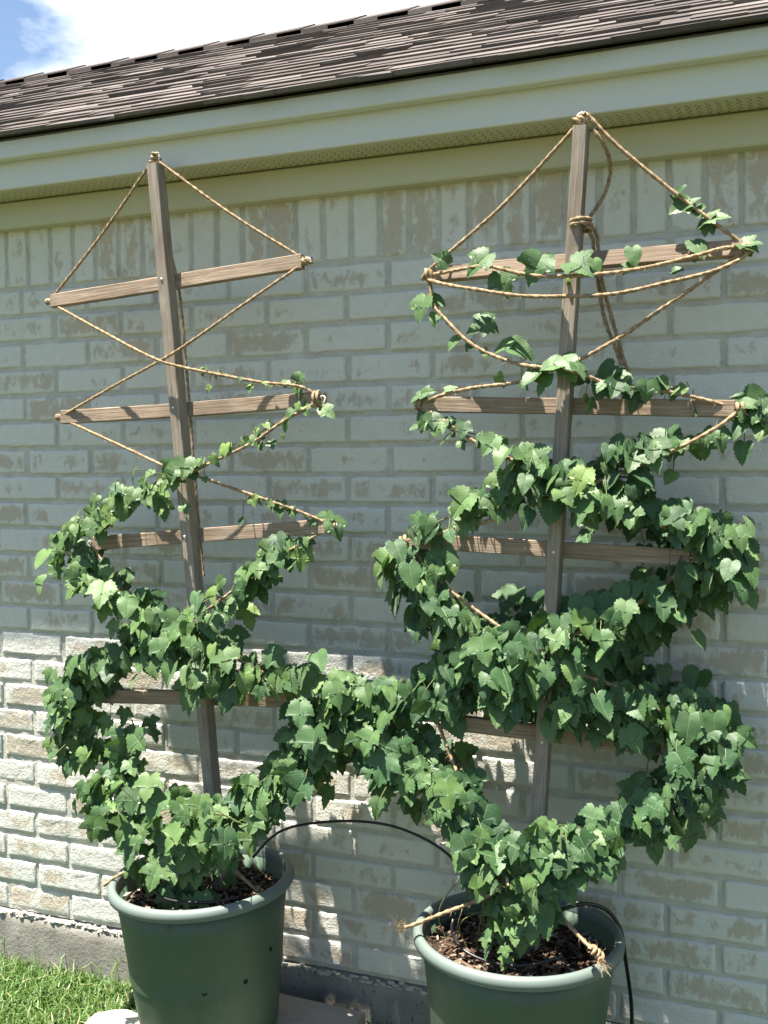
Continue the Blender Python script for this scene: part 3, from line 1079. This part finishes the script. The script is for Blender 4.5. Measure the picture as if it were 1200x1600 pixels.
# frayed ends
def fray(p, d, n, name_label):
    mb_ = MB()
    d = Vector(d).normalized()
    for q in range(n):
        e = d * rng.uniform(0.008, 0.024) + Vector(rng.normal(0, 0.008, 3))
        s = Vector(rng.normal(0, 0.003, 3))
        mb_.tube([Vector(p) + s, Vector(p) + s + e * 0.55 + Vector(rng.normal(0, 0.002, 3)), Vector(p) + s + e], 0.0006, 3, False)
    return mb_


pR1, pR2 = at(632, 1449, 0.418), at(938, 1500, 0.435)
for p_, d_, lab in ((pR1, (-1, -0.2, 0.05), 'frayed rope end over the left of the right pot rim'), (pR2, (0.5, -0.4, -0.8), 'frayed rope end over the front right of the pot rim')):
    mb_ = fray(p_, d_, 30, lab)
    o = mb_.build('frayed_end', MT['rope'], None, loc=tuple(p_))
    par = [q for q in COL.objects if q.get('label', '').startswith('thick jute')][0]
    o.parent = par
    o.location = Vector(p_) - par.location

# ------------------------------------------------------------------ irrigation tubing
def tubing(pts_, r, label):
    mb_ = MB()
    mb_.tube(spline(pts_, 0.012), r, 8)
    o = mb_.build('irrigation_tube', MT['hose'], None, True, loc=tuple(pts_[0]))
    tag(o, label, 'tube')
    return o


tubing(px((395, 1340, 0.24), (420, 1312, 0.20), (450, 1294, 0.17), (500, 1285, 0.15), (555, 1283, 0.15), (610, 1290, 0.155), (660, 1309, 0.17), (700, 1335, 0.18), (722, 1364, 0.19), (732, 1398, 0.22)), 0.0036,
       'thin black tube arching from the left pot to the right pot')
tubing(px((880, 1420, 0.26), (915, 1412, 0.22), (948, 1422, 0.17), (968, 1448, 0.145), (974, 1474, 0.145), (979, 1510, 0.10), (984, 1545, 0.07), (987, 1580, 0.05), (988, 1640, 0.05)), 0.0048,
       'black tube hanging down behind the right pot to the ground')
tubing(px((708, 1436, 0.36), (706, 1458, 0.37), (722, 1482, 0.385), (752, 1499, 0.40), (790, 1508, 0.41), (830, 1507, 0.405), (880, 1494, 0.385)), 0.0036,
       'black drip tube curled on the mulch in the right pot')
tubing(px((243, 1390, 0.42), (250, 1400, 0.43), (275, 1408, 0.435), (330, 1410, 0.42), (372, 1402, 0.40)), 0.0034,
       'black drip tube curled on the mulch in the left pot')

# ------------------------------------------------------------------ hop plants
def leaf_template(kind, seed):
    rg = np.random.default_rng(seed)
    if kind == 'heart':
        half = [(0, 0.0), (.10, -.10), (.24, -.14), (.38, -.06), (.46, .12), (.47, .32), (.40, .52), (.28, .74), (.13, .94), (0, 1.08)]
    elif kind == 'three':
        half = [(0, 0.0), (.10, -.12), (.25, -.15), (.40, -.04), (.52, .16), (.62, .44), (.66, .64), (.50, .48), (.29, .36), (.34, .60), (.27, .84), (.12, 1.04), (0, 1.18)]
    else:
        half = [(0, 0.0), (.12, -.16), (.30, -.20), (.46, -.10), (.42, .02), (.50, .10), (.68, .34), (.76, .56), (.54, .44), (.24, .28), (.33, .56), (.29, .80), (.14, 1.02), (0, 1.18)]
    H = np.array(half)
    H = H * np.array([rg.uniform(0.88, 1.1), 1.0])
    # resample with serration
    seg = np.linalg.norm(np.diff(H, axis=0), axis=1)
    s = np.concatenate([[0], np.cumsum(seg)])
    n = 27
    ss = np.linspace(0, s[-1], n)
    O = np.stack([np.interp(ss, s, H[:, 0]), np.interp(ss, s, H[:, 1])], -1)
    tg = np.gradient(O, axis=0)
    tg /= np.linalg.norm(tg, axis=1)[:, None]
    nm = np.stack([tg[:, 1], -tg[:, 0]], -1)
    amp = np.where(np.arange(n) % 2 == 1, 0.032, -0.016) * np.clip(np.minimum(np.arange(n), n - 1 - np.arange(n)) / 3, 0, 1)
    O = O + nm * (amp * rg.uniform(0.7, 1.3, n))[:, None]
    ym = np.clip(np.maximum.accumulate(O[:, 1] * 0.93 - 0.02 + 0.1 * (np.linspace(0, 1, n))), 0, O[-1, 1])
    ym[0] = 0
    ym[-1] = O[-1, 1]
    rowsT = (0.0, 0.35, 0.7, 1.0)
    VV, FF = [], []
    fold, droop, wav = rg.uniform(0.10, 0.42), rg.uniform(0.08, 0.35), rg.uniform(0.01, 0.035)
    ph = rg.uniform(0, 6)
    curl = rg.uniform(-0.25, 0.35)
    for sgn in (1, -1):
        b = len(VV)
        for t in rowsT:
            X = sgn * O[:, 0] * t
            Y = ym * (1 - t) + O[:, 1] * t
            ax = np.abs(X)
            Z = fold * ax - curl * ax ** 2 * 1.4 - droop * np.clip(Y, 0, 2) ** 2 + wav * np.sin(Y * 9 + ph + sgn) * t
            Z = Z + 0.007 * np.sin((Y - 0.95 * ax) * 24.0) * np.clip(ax * 4, 0, 1)
            VV += np.stack([X, Y, Z], -1).tolist()
        for r_ in range(3):
            for k in range(n - 1):
                a, c = b + r_ * n + k, b + (r_ + 1) * n + k
                FF.append((a, a + 1, c + 1, c) if sgn < 0 else (a, c, c + 1, a + 1))
    return np.array(VV), np.array(FF)


TPL = {k: [leaf_template(k, 100 * q + i_) for i_ in range(6)] for q, k in enumerate(('heart', 'three', 'five'))}


class Foliage:
    def __init__(self, age0=0.0, tint0=0.5):
        self.age0, self.tint0 = age0, tint0
        self.V, self.F, self.T, self.A, self.UV, self.n = [], [], [], [], [], 0
        self.stems = MB()

    def leaf(self, base, tip, nrm, size, kind, tint, age):
        tv, tf = TPL[kind][rng.integers(0, 6)]
        Y = Vector(tip).normalized()
        Z = Vector(nrm)
        Z = (Z - Y * Z.dot(Y)).normalized()
        X = Y.cross(Z)
        Mx = np.array([X, Y, Z])
        sx = rng.uniform(0.88, 1.1)
        P = (tv * np.array([size * sx, size, size])) @ Mx + np.array(base)
        self.V.append(P)
        self.F.append(tf + self.n)
        self.n += len(P)
        self.T.append(np.full(len(P), tint))
        self.A.append(np.full(len(P), age))
        self.UV.append(tv[:, :2])

    def band(self, pts_, w, count, size, kinds=('three', 'heart'), dj=0.045, up_bias=0.0, age=0.0, petiole=True, vine=0.0022, droop=1.0):
        P = np.array([tuple(at(*p)) for p in pts_])
        C = spline(P, 0.01)
        if vine:
            Cw = C + rng.normal(0, 0.0015, C.shape)
            self.stems.tube(Cw[::2] if len(Cw) > 6 else Cw, vine, 5, False)
        s = np.concatenate([[0], np.cumsum(np.linalg.norm(np.diff(C, axis=0), axis=1))])
        wm = w * 0.00118
        count = max(3, int(count * 1.12)) if count > 12 else count
        ts = (np.arange(count) + rng.random(count)) / count * s[-1]
        f1, f2, p1, p2 = rng.uniform(9, 16), rng.uniform(22, 34), rng.uniform(0, 6), rng.uniform(0, 6)
        for t in ts:
            # swags swell and thin out along the rope
            sw = 0.5 + 0.30 * math.sin(t * f1 + p1) + 0.20 * math.sin(t * f2 + p2)
            if vine and count > 12 and rng.random() > 0.62 + 0.55 * sw:
                continue
            k = min(len(C) - 1, int(np.searchsorted(s, t)))
            c = Vector(C[k])
            rad = math.sqrt(rng.random()) * (0.72 + 0.62 * sw) * (1.75 if rng.random() < 0.07 else 1.0)
            a = rng.uniform(0, 2 * math.pi)
            off = Vector((math.cos(a) * rad * wm, 0, math.sin(a) * rad * wm))
            dd = rng.normal(0, dj)
            if c.y + dd > -0.05:
                dd = -abs(dd) * 0.6
            off.y = -abs(dd) * 0.75 if rng.random() < 0.62 else dd
            sz = 0.68 * size * rng.choice([0.62, 0.8, 0.95, 1.1, 1.28, 1.45], p=[.14, .2, .22, .2, .15, .09]) * rng.uniform(0.93, 1.07)
            base = c + off
            base.y = min(base.y, -0.055)
            base.y -= 0.018 if vine else 0.0
            base.z += 0.25 * sz - (rng.exponential(0.02) if rng.random() < 0.4 else 0.0)
            N = Vector((off.x / (wm + 0.01) * 0.40 + rng.normal(0, 0.40), -0.60 + rng.normal(0, 0.32), 0.78 + up_bias + rng.normal(0, 0.34)))
            Tp = Vector((off.x / (wm + 0.01) * 0.55 + rng.normal(0, 0.45), -0.52 + rng.normal(0, 0.25), -0.90 * droop))
            kd = kinds[rng.integers(0, len(kinds))]
            ag = min(1, max(0, age + self.age0 + rng.normal(0, 0.17) + (0.35 if rng.random() < 0.04 else 0)))
            self.leaf(base, Tp, N, sz, kd, min(1, max(0, rng.normal(self.tint0, 0.24))), ag)
            if petiole and rng.random() < 0.55:
                m_ = c.lerp(base, 0.5) + Vector((0, -0.006, 0.012))
                self.stems.tube([c, m_, base], 0.0011, 4, False)

    def one(self, x, y, d, size, tipdir=(0, -0.4, -0.8), nrm=(0, -0.6, 0.6), kind='three', age=0.1):
        """a single leaf whose middle is seen at photo pixel (x, y)"""
        b = at(x, y, d + 0.022)
        Tp = Vector(tipdir) + Vector(rng.normal(0, 0.12, 3))
        self.leaf(b - Tp.normalized() * size * 0.5, Tp, Vector(nrm) + Vector(rng.normal(0, 0.15, 3)), size, kind, min(1, max(0, rng.normal(0.55, 0.15))), age)

    def build(self, root):
        V, Fq = np.vstack(self.V), np.vstack(self.F)
        mesh_obj('foliage', V, Fq, MT['leaf'], root, True, {'tint': np.concatenate(self.T), 'age': np.concatenate(self.A)}, np.vstack(self.UV))
        self.stems.build('vine', MT['stem'], root, True)


def hop_cones(root, spots):
    for (x, y, d, h) in spots:
        c = at(x, y, d)
        mb_ = MB()
        for ring in range(6):                       # overlapping bracts
            zt = h * (0.5 - ring / 6.0)
            rr = h * (0.20 + 0.17 * math.sin(math.pi * (ring + 0.8) / 6.6))
            for k in range(6):
                a = (k + 0.5 * (ring % 2)) * math.pi / 3
                ca_, sa_ = math.cos(a), math.sin(a)
                sd = Vector((-sa_, ca_, 0)) * rr * 0.55
                o_ = Vector((ca_, sa_, 0))
                V = [o_ * rr * 0.45 + Vector((0, 0, zt + h * 0.07)) - sd * 0.7, o_ * rr * 0.45 + Vector((0, 0, zt + h * 0.07)) + sd * 0.7, o_ * rr + Vector((0, 0, zt - h * 0.08)) + sd, o_ * rr * 0.86 + Vector((0, 0, zt - h * 0.24)), o_ * rr + Vector((0, 0, zt - h * 0.08)) - sd]
                mb_.add(V, [(0, 1, 2, 3, 4)])
        mb_.tube([Vector((0, 0, h * 0.5)), Vector((0.004, 0.006, h * 0.5 + 0.03))], 0.0009, 4, False)
        mb_.build('hop_cone', MT['cone'], None)
        o = COL.objects[-1]
        o.parent = root
        o.location = c - root.location


# ---- left plant
rootL = thing('hop_plant', at(300, 1400, 0.31), 'leafy hop vine climbing half way up the left trellis', 'plant', 'hop plants in the pots')
fl = Foliage(0.12, 0.55)
five = ('five', 'three', 'five', 'three')
# base clump over the pot
fl.band([(298, 1362, .31), (290, 1310, .31), (275, 1260, .31)], 62, 52, .062, five, .06)
fl.band([(300, 1390, .31), (250, 1300, .33), (205, 1255, .31), (180, 1215, .28)], 46, 56, .062, five, .05)
fl.band([(300, 1390, .31), (340, 1310, .34), (370, 1265, .33), (420, 1235, .29)], 48, 66, .064, five, .05)
fl.band([(310, 1350, .33), (300, 1290, .40), (330, 1270, .42), (385, 1290, .40)], 40, 40, .062, five, .04)
# left lobe
fl.band([(190, 1255, .29), (160, 1190, .25), (140, 1130, .22), (135, 1070, .21), (160, 1035, .22)], 44, 100, .066, ('three', 'five', 'three'), .05)
fl.band([(180, 1210, .27), (215, 1160, .25), (205, 1120, .22)], 30, 26, .062, five, .04)
fl.band([(118, 1180, .2), (112, 1120, .2), (120, 1060, .2)], 24, 34, .06, ('three',), .04)
# diagonal rising right
fl.band([(140, 1050, .21), (215, 1015, .24), (300, 975, .27), (375, 925, .25), (430, 875, .22), (480, 840, .20)], 34, 110, .060, ('three', 'heart'), .045)
fl.band([(400, 905, .23), (455, 860, .21)], 26, 26, .058, ('heart', 'three'), .04)
# diagonal from the upper left down to the right lobe
fl.band([(112, 870, .20), (180, 910, .22), (250, 960, .25), (325, 1005, .28), (410, 1040, .25), (490, 1055, .21), (570, 1070, .19)], 40, 185, .064, ('three', 'heart', 'three'), .05)
fl.band([(200, 985, .24), (270, 1000, .26), (330, 1030, .29), (390, 1060, .27)], 34, 50, .066, ('heart', 'three'), .04)
# right lobe back down to the pot
fl.band([(575, 1075, .16), (555, 1120, .17), (510, 1165, .20), (460, 1205, .25), (400, 1235, .30)], 40, 110, .064, ('three', 'five'), .055)
fl.band([(540, 1080, .13), (500, 1120, .16), (470, 1160, .2)], 36, 50, .064, ('three', 'five'), .05)
fl.band([(565, 1060, .05), (545, 1120, .05), (510, 1170, .06), (470, 1205, .07)], 36, 50, .064, ('three', 'five'), .015, vine=0)
# upper left shoulder
fl.band([(112, 880, .20), (108, 845, .20), (130, 815, .21), (180, 785, .23), (240, 755, .255), (300, 735, .27)], 24, 80, .055, ('three', 'heart'), .035, age=.14)
fl.band([(100, 900, .2), (150, 870, .21)], 26, 22, .055, ('three',), .04)
# sparse tendrils on the bare ropes
fl.band([(300, 732, .27), (345, 712, .26), (400, 680, .24), (450, 652, .22), (495, 628, .2)], 9, 20, .036, ('three', 'heart'), .012, age=.2, vine=.0018)
fl.band([(310, 575, .255), (360, 587, .245), (430, 602, .22), (480, 608, .2)], 6, 9, .026, ('three',), .008, age=.3, vine=.0014)
fl.one(467, 593, .2, .034); fl.one(511, 642, .2, .04, (.7, -.2, -.4)); fl.one(465, 613, .2, .032)
fl.band([(375, 765, .24), (430, 787, .225), (500, 812, .2)], 8, 9, .03, ('three',), .01, age=.2, vine=.0014)
fl.one(525, 824, .2, .05, (.5, -.3, -.7)); fl.one(508, 812, .2, .04); fl.one(438, 795, .22, .04)
# bare stems rising from the soil
for (a, b_, c_) in (((268, 1392, .33), (262, 1350, .34), (250, 1300, .34)), ((300, 1400, .36), (330, 1362, .37), (346, 1330, .37)), ((285, 1400, .34), (284, 1362, .33), (280, 1320, .33)), ((318, 1398, .3), (352, 1350, .29), (392, 1290, .29))):
    fl.stems.tube(spline(px(a, b_, c_), 0.01), 0.0026, 5, False)
fl.build(rootL)

# ---- right plant
rootR = thing('hop_plant', at(800, 1480, 0.32), 'tall hop vine covering the right trellis up to its top crossbar', 'plant', 'hop plants in the pots')
fr = Foliage(0.0, 0.40)
fr.band([(795, 1470, .33), (790, 1420, .34), (800, 1370, .35), (830, 1330, .35)], 40, 50, .044, five, .05, age=.12)
fr.band([(800, 1460, .36), (850, 1400, .37), (880, 1350, .35)], 26, 24, .05, five, .03, age=.12)
fr.band([(780, 1390, .34), (762, 1310, .31), (722, 1245, .28), (670, 1190, .24), (618, 1135, .20)], 40, 115, .062, five, .055)
fr.band([(715, 1270, .27), (725, 1235, .26), (655, 1185, .22)], 30, 34, .06, five, .05)
fr.band([(640, 1230, .2), (600, 1160, .17), (590, 1110, .16)], 30, 40, .062, ('three', 'five'), .05)
fr.band([(830, 1350, .34), (880, 1320, .32), (950, 1290, .28), (1020, 1265, .24), (1080, 1235, .21), (1130, 1180, .19)], 34, 120, .062, five, .05)
fr.band([(840, 1330, .36), (830, 1310, .38), (870, 1300, .36), (930, 1305, .33)], 28, 34, .062, five, .03, age=.1)
fr.band([(1120, 1200, .19), (1135, 1150, .19), (1110, 1110, .18), (1050, 1100, .19)], 38, 60, .064, ('three', 'heart'), .05)
fr.band([(1060, 1220, .2), (1090, 1240, .2), (1060, 1180, .2)], 30, 26, .066, ('three', 'five'), .04)
# crossing band rising to the right
fr.band([(590, 1110, .17), (650, 1075, .19), (720, 1040, .22), (790, 1015, .25), (870, 985, .26), (950, 950, .23), (1040, 925, .19), (1110, 890, .17), (1150, 860, .16)], 38, 230, .064, ('three', 'heart', 'heart'), .05)
fr.band([(640, 1110, .19), (740, 1075, .22), (830, 1050, .25), (920, 1010, .24)], 36, 85, .064, ('heart', 'three'), .045)
# crossing band falling to the right
fr.band([(635, 870, .18), (665, 915, .19), (720, 960, .22), (790, 1005, .25), (870, 1050, .26), (950, 1080, .23), (1040, 1095, .2), (1110, 1120, .18)], 34, 165, .064, ('heart', 'three'), .05)
fr.band([(780, 1070, .24), (860, 1095, .25), (940, 1110, .22), (1000, 1130, .2), (1060, 1150, .19)], 34, 75, .068, ('heart', 'three'), .04)
fr.band([(1000, 1080, .19), (1060, 1090, .17), (1090, 1100, .17)], 30, 24, .066, ('heart', 'three'), .04)
# left end cluster and the arm rising to the right
fr.band([(640, 880, .19), (632, 860, .19), (660, 830, .2), (720, 800, .225), (790, 775, .25), (865, 748, .268), (950, 718, .25), (1020, 692, .22), (1062, 684, .2)], 21, 92, .060, ('heart', 'three'), .03)
fr.band([(630, 900, .2), (690, 880, .22)], 26, 16, .066, ('three', 'heart'), .03, age=.1)
# arm falling to the right end
fr.band([(790, 700, .25), (850, 735, .268), (930, 770, .25), (1010, 790, .225), (1090, 820, .2), (1150, 850, .18)], 26, 95, .062, ('heart', 'three'), .035)
fr.band([(1050, 800, .19), (1110, 835, .18), (1150, 865, .17), (1110, 890, .17)], 30, 50, .064, ('heart', 'three'), .045)
fr.band([(880, 740, .265), (930, 740, .25), (990, 745, .23)], 22, 22, .06, ('heart',), .03)
# unseen inner leaves close to the bricks
fr.band([(600, 1080, .08), (620, 1150, .07), (680, 1210, .08)], 32, 32, .064, ('three', 'five'), .012, vine=0)
fr.band([(740, 970, .09), (860, 1020, .10), (960, 1000, .09), (1050, 940, .08), (1130, 880, .08)], 44, 110, .066, ('heart', 'three'), .015, vine=0)
fr.band([(700, 1060, .08), (820, 1080, .09), (930, 1090, .08), (1040, 1110, .07), (1120, 1130, .07)], 40, 90, .066, ('heart', 'three'), .012, vine=0)
fr.band([(1010, 1250, .09), (1080, 1210, .08), (1125, 1150, .07)], 36, 40, .064, ('three',), .012, vine=0)
fr.band([(900, 770, .11), (1010, 800, .09), (1100, 840, .08), (1150, 870, .08)], 30, 44, .064, ('heart', 'three'), .012, vine=0)
fr.band([(585, 1060, .05), (610, 1120, .05), (650, 1180, .06), (700, 1225, .06)], 32, 36, .07, ('three', 'five'), .008, vine=0)
fr.band([(700, 1040, .05), (830, 1060, .06), (960, 1060, .05), (1060, 1090, .05), (1135, 1140, .05)], 46, 110, .072, ('heart', 'three'), .008, vine=0)
fr.band([(790, 960, .06), (900, 960, .06), (1020, 930, .06), (1130, 880, .06)], 40, 70, .07, ('heart', 'three'), .008, vine=0)
# sparse upper growth
fr.band([(795, 700, .25), (750, 682, .235), (700, 662, .215), (665, 645, .2)], 12, 20, .042, ('three', 'heart'), .015, age=.1, vine=.0018)
fr.band([(1158, 655, .175), (1176, 640, .175), (1192, 632, .18), (1205, 640, .18)], 15, 12, .066, ('heart', 'three'), .025)
fr.band([(880, 573, .266), (930, 592, .25), (990, 605, .23), (1050, 606, .21), (1085, 606, .2)], 10, 20, .046, ('heart', 'three'), .015, vine=.0018)
fr.band([(672, 452, .195), (690, 492, .21), (740, 540, .225), (800, 566, .245), (868, 576, .264)], 5, 6, .034, ('heart',), .008, age=.15, vine=.0016)
for a in ((657, 478, .2, .058, (-.5, -.4, -.6)), (683, 470, .19, .042, (.6, -.1, -.4)), (750, 508, .225, .05, (-.6, -.4, -.2)), (763, 506, .21, .045, (.6, -.2, -.3)), (706, 535, .215, .038, (-.5, -.3, -.6)),
          (815, 548, .235, .060, (.8, -.2, -.3)), (785, 540, .235, .045, (-.7, -.2, -.3)), (832, 590, .27, .062, (-.6, -.4, -.5)), (862, 572, .275, .05, (-.7, -.5, -.3)), (888, 566, .275, .058, (.6, -.5, -.3)), (848, 598, .272, .045, (-.3, -.4, -.8)),
          (748, 408, .25, .06, (-.6, -.5, -.5)), (786, 441, .24, .055, (.1, -.3, -.9)), (838, 416, .27, .062, (-.3, -.5, -.7)), (905, 414, .27, .058, (.6, -.5, -.4)), (932, 414, .265, .036, (.3, -.5, -.6)), (990, 400, .25, .045, (.2, -.4, -.7)),
          (982, 418, .25, .03, (-.3, -.5, -.5)), (1092, 386, .21, .05, (.4, -.3, -.6)), (1058, 421, .23, .024, (.6, -.4, .2)), (1168, 382, .195, .04, (.6, -.2, -.2)), (1178, 378, .195, .03, (.8, -.2, .1)), (690, 405, .21, .04, (-.6, -.2, .2)),
          (1063, 322, .198, .045, (-.8, -.3, -.5)), (1078, 316, .198, .035, (.5, -.3, .5)), (1090, 330, .196, .03, (.3, -.4, -.5)), (1100, 343, .195, .042, (-.5, -.5, -.3)), (1118, 338, .194, .045, (.9, -.3, .1)), (1102, 357, .194, .028, (0, -.3, -.9)), (1112, 357, .194, .024, (.2, -.3, -.9)), (1062, 297, .2, .03, (.5, -.2, .6)),
          (655, 618, .2, .038, (-.7, -.4, -.3)), (668, 612, .2, .032, (.6, -.2, .3)), (705, 606, .22, .03, (.6, -.2, .2)), (782, 592, .235, .034, (.2, -.3, .4)), (663, 658, .205, .055, (-.3, -.4, -.8)), (650, 665, .205, .035, (-.6, -.4, -.4)),
          (945, 580, .17, .05, (-.7, -.2, -.3)), (970, 585, .17, .045, (.6, -.2, -.3)), (975, 605, .235, .04, (.3, -.4, -.6)),
          (1185, 625, .185, .058, (.6, -.3, -.3)), (1165, 625, .18, .05, (-.5, -.2, .3)), (1180, 650, .19, .06, (.6, -.4, -.7)), (1198, 650, .19, .055, (.6, -.4, -.7)), (1125, 685, .2, .045, (.3, -.4, -.8)), (1110, 680, .2, .04, (-.3, -.4, -.8)), (1090, 700, .19, .05, (0, -.2, -1)),
          (612, 880, .2, .075, (-.5, -.4, -.8)), (622, 905, .205, .07, (-.6, -.3, -.8)), (690, 880, .225, .07, (.2, -.5, -.7)), (1100, 700, .2, .04, (.2, -.2, -1)),
          (905, 1370, .38, .05, (.3, -.4, -.7)), (850, 1440, .40, .062, (.1, -.6, -.6)), (845, 1335, .40, .075, (0, -.6, -.6)), (745, 1325, .34, .06, (-.2, -.5, -.8))):
    fr.one(*a, kind='three' if rng.random() < 0.5 else 'heart')
for k in range(26):
    x_, y_ = 775 + rng.normal(0, 26), 1470 + rng.normal(0, 10)
    fr.stems.tube(spline(px((x_, 1492, .33), (x_ + rng.normal(0, 12), y_ - 40, .34), (790 + rng.normal(0, 30), 1370 + rng.normal(0, 25), .35)), 0.012), 0.0013, 4, False)
fr.build(rootR)
hop_cones(rootR, [(957, 702, .22, .022), (1064, 705, .2, .02), (968, 757, .235, .02), (1148, 652, .185, .022), (1172, 661, .185, .022), (708, 618 + 60, .21, .016), (888, 440, .262, .014), (1085, 404, .21, .016), (1172, 395, .195, .016), (915, 622, .25, .018), (952, 617, .245, .016), (1038, 630, .21, .018)])
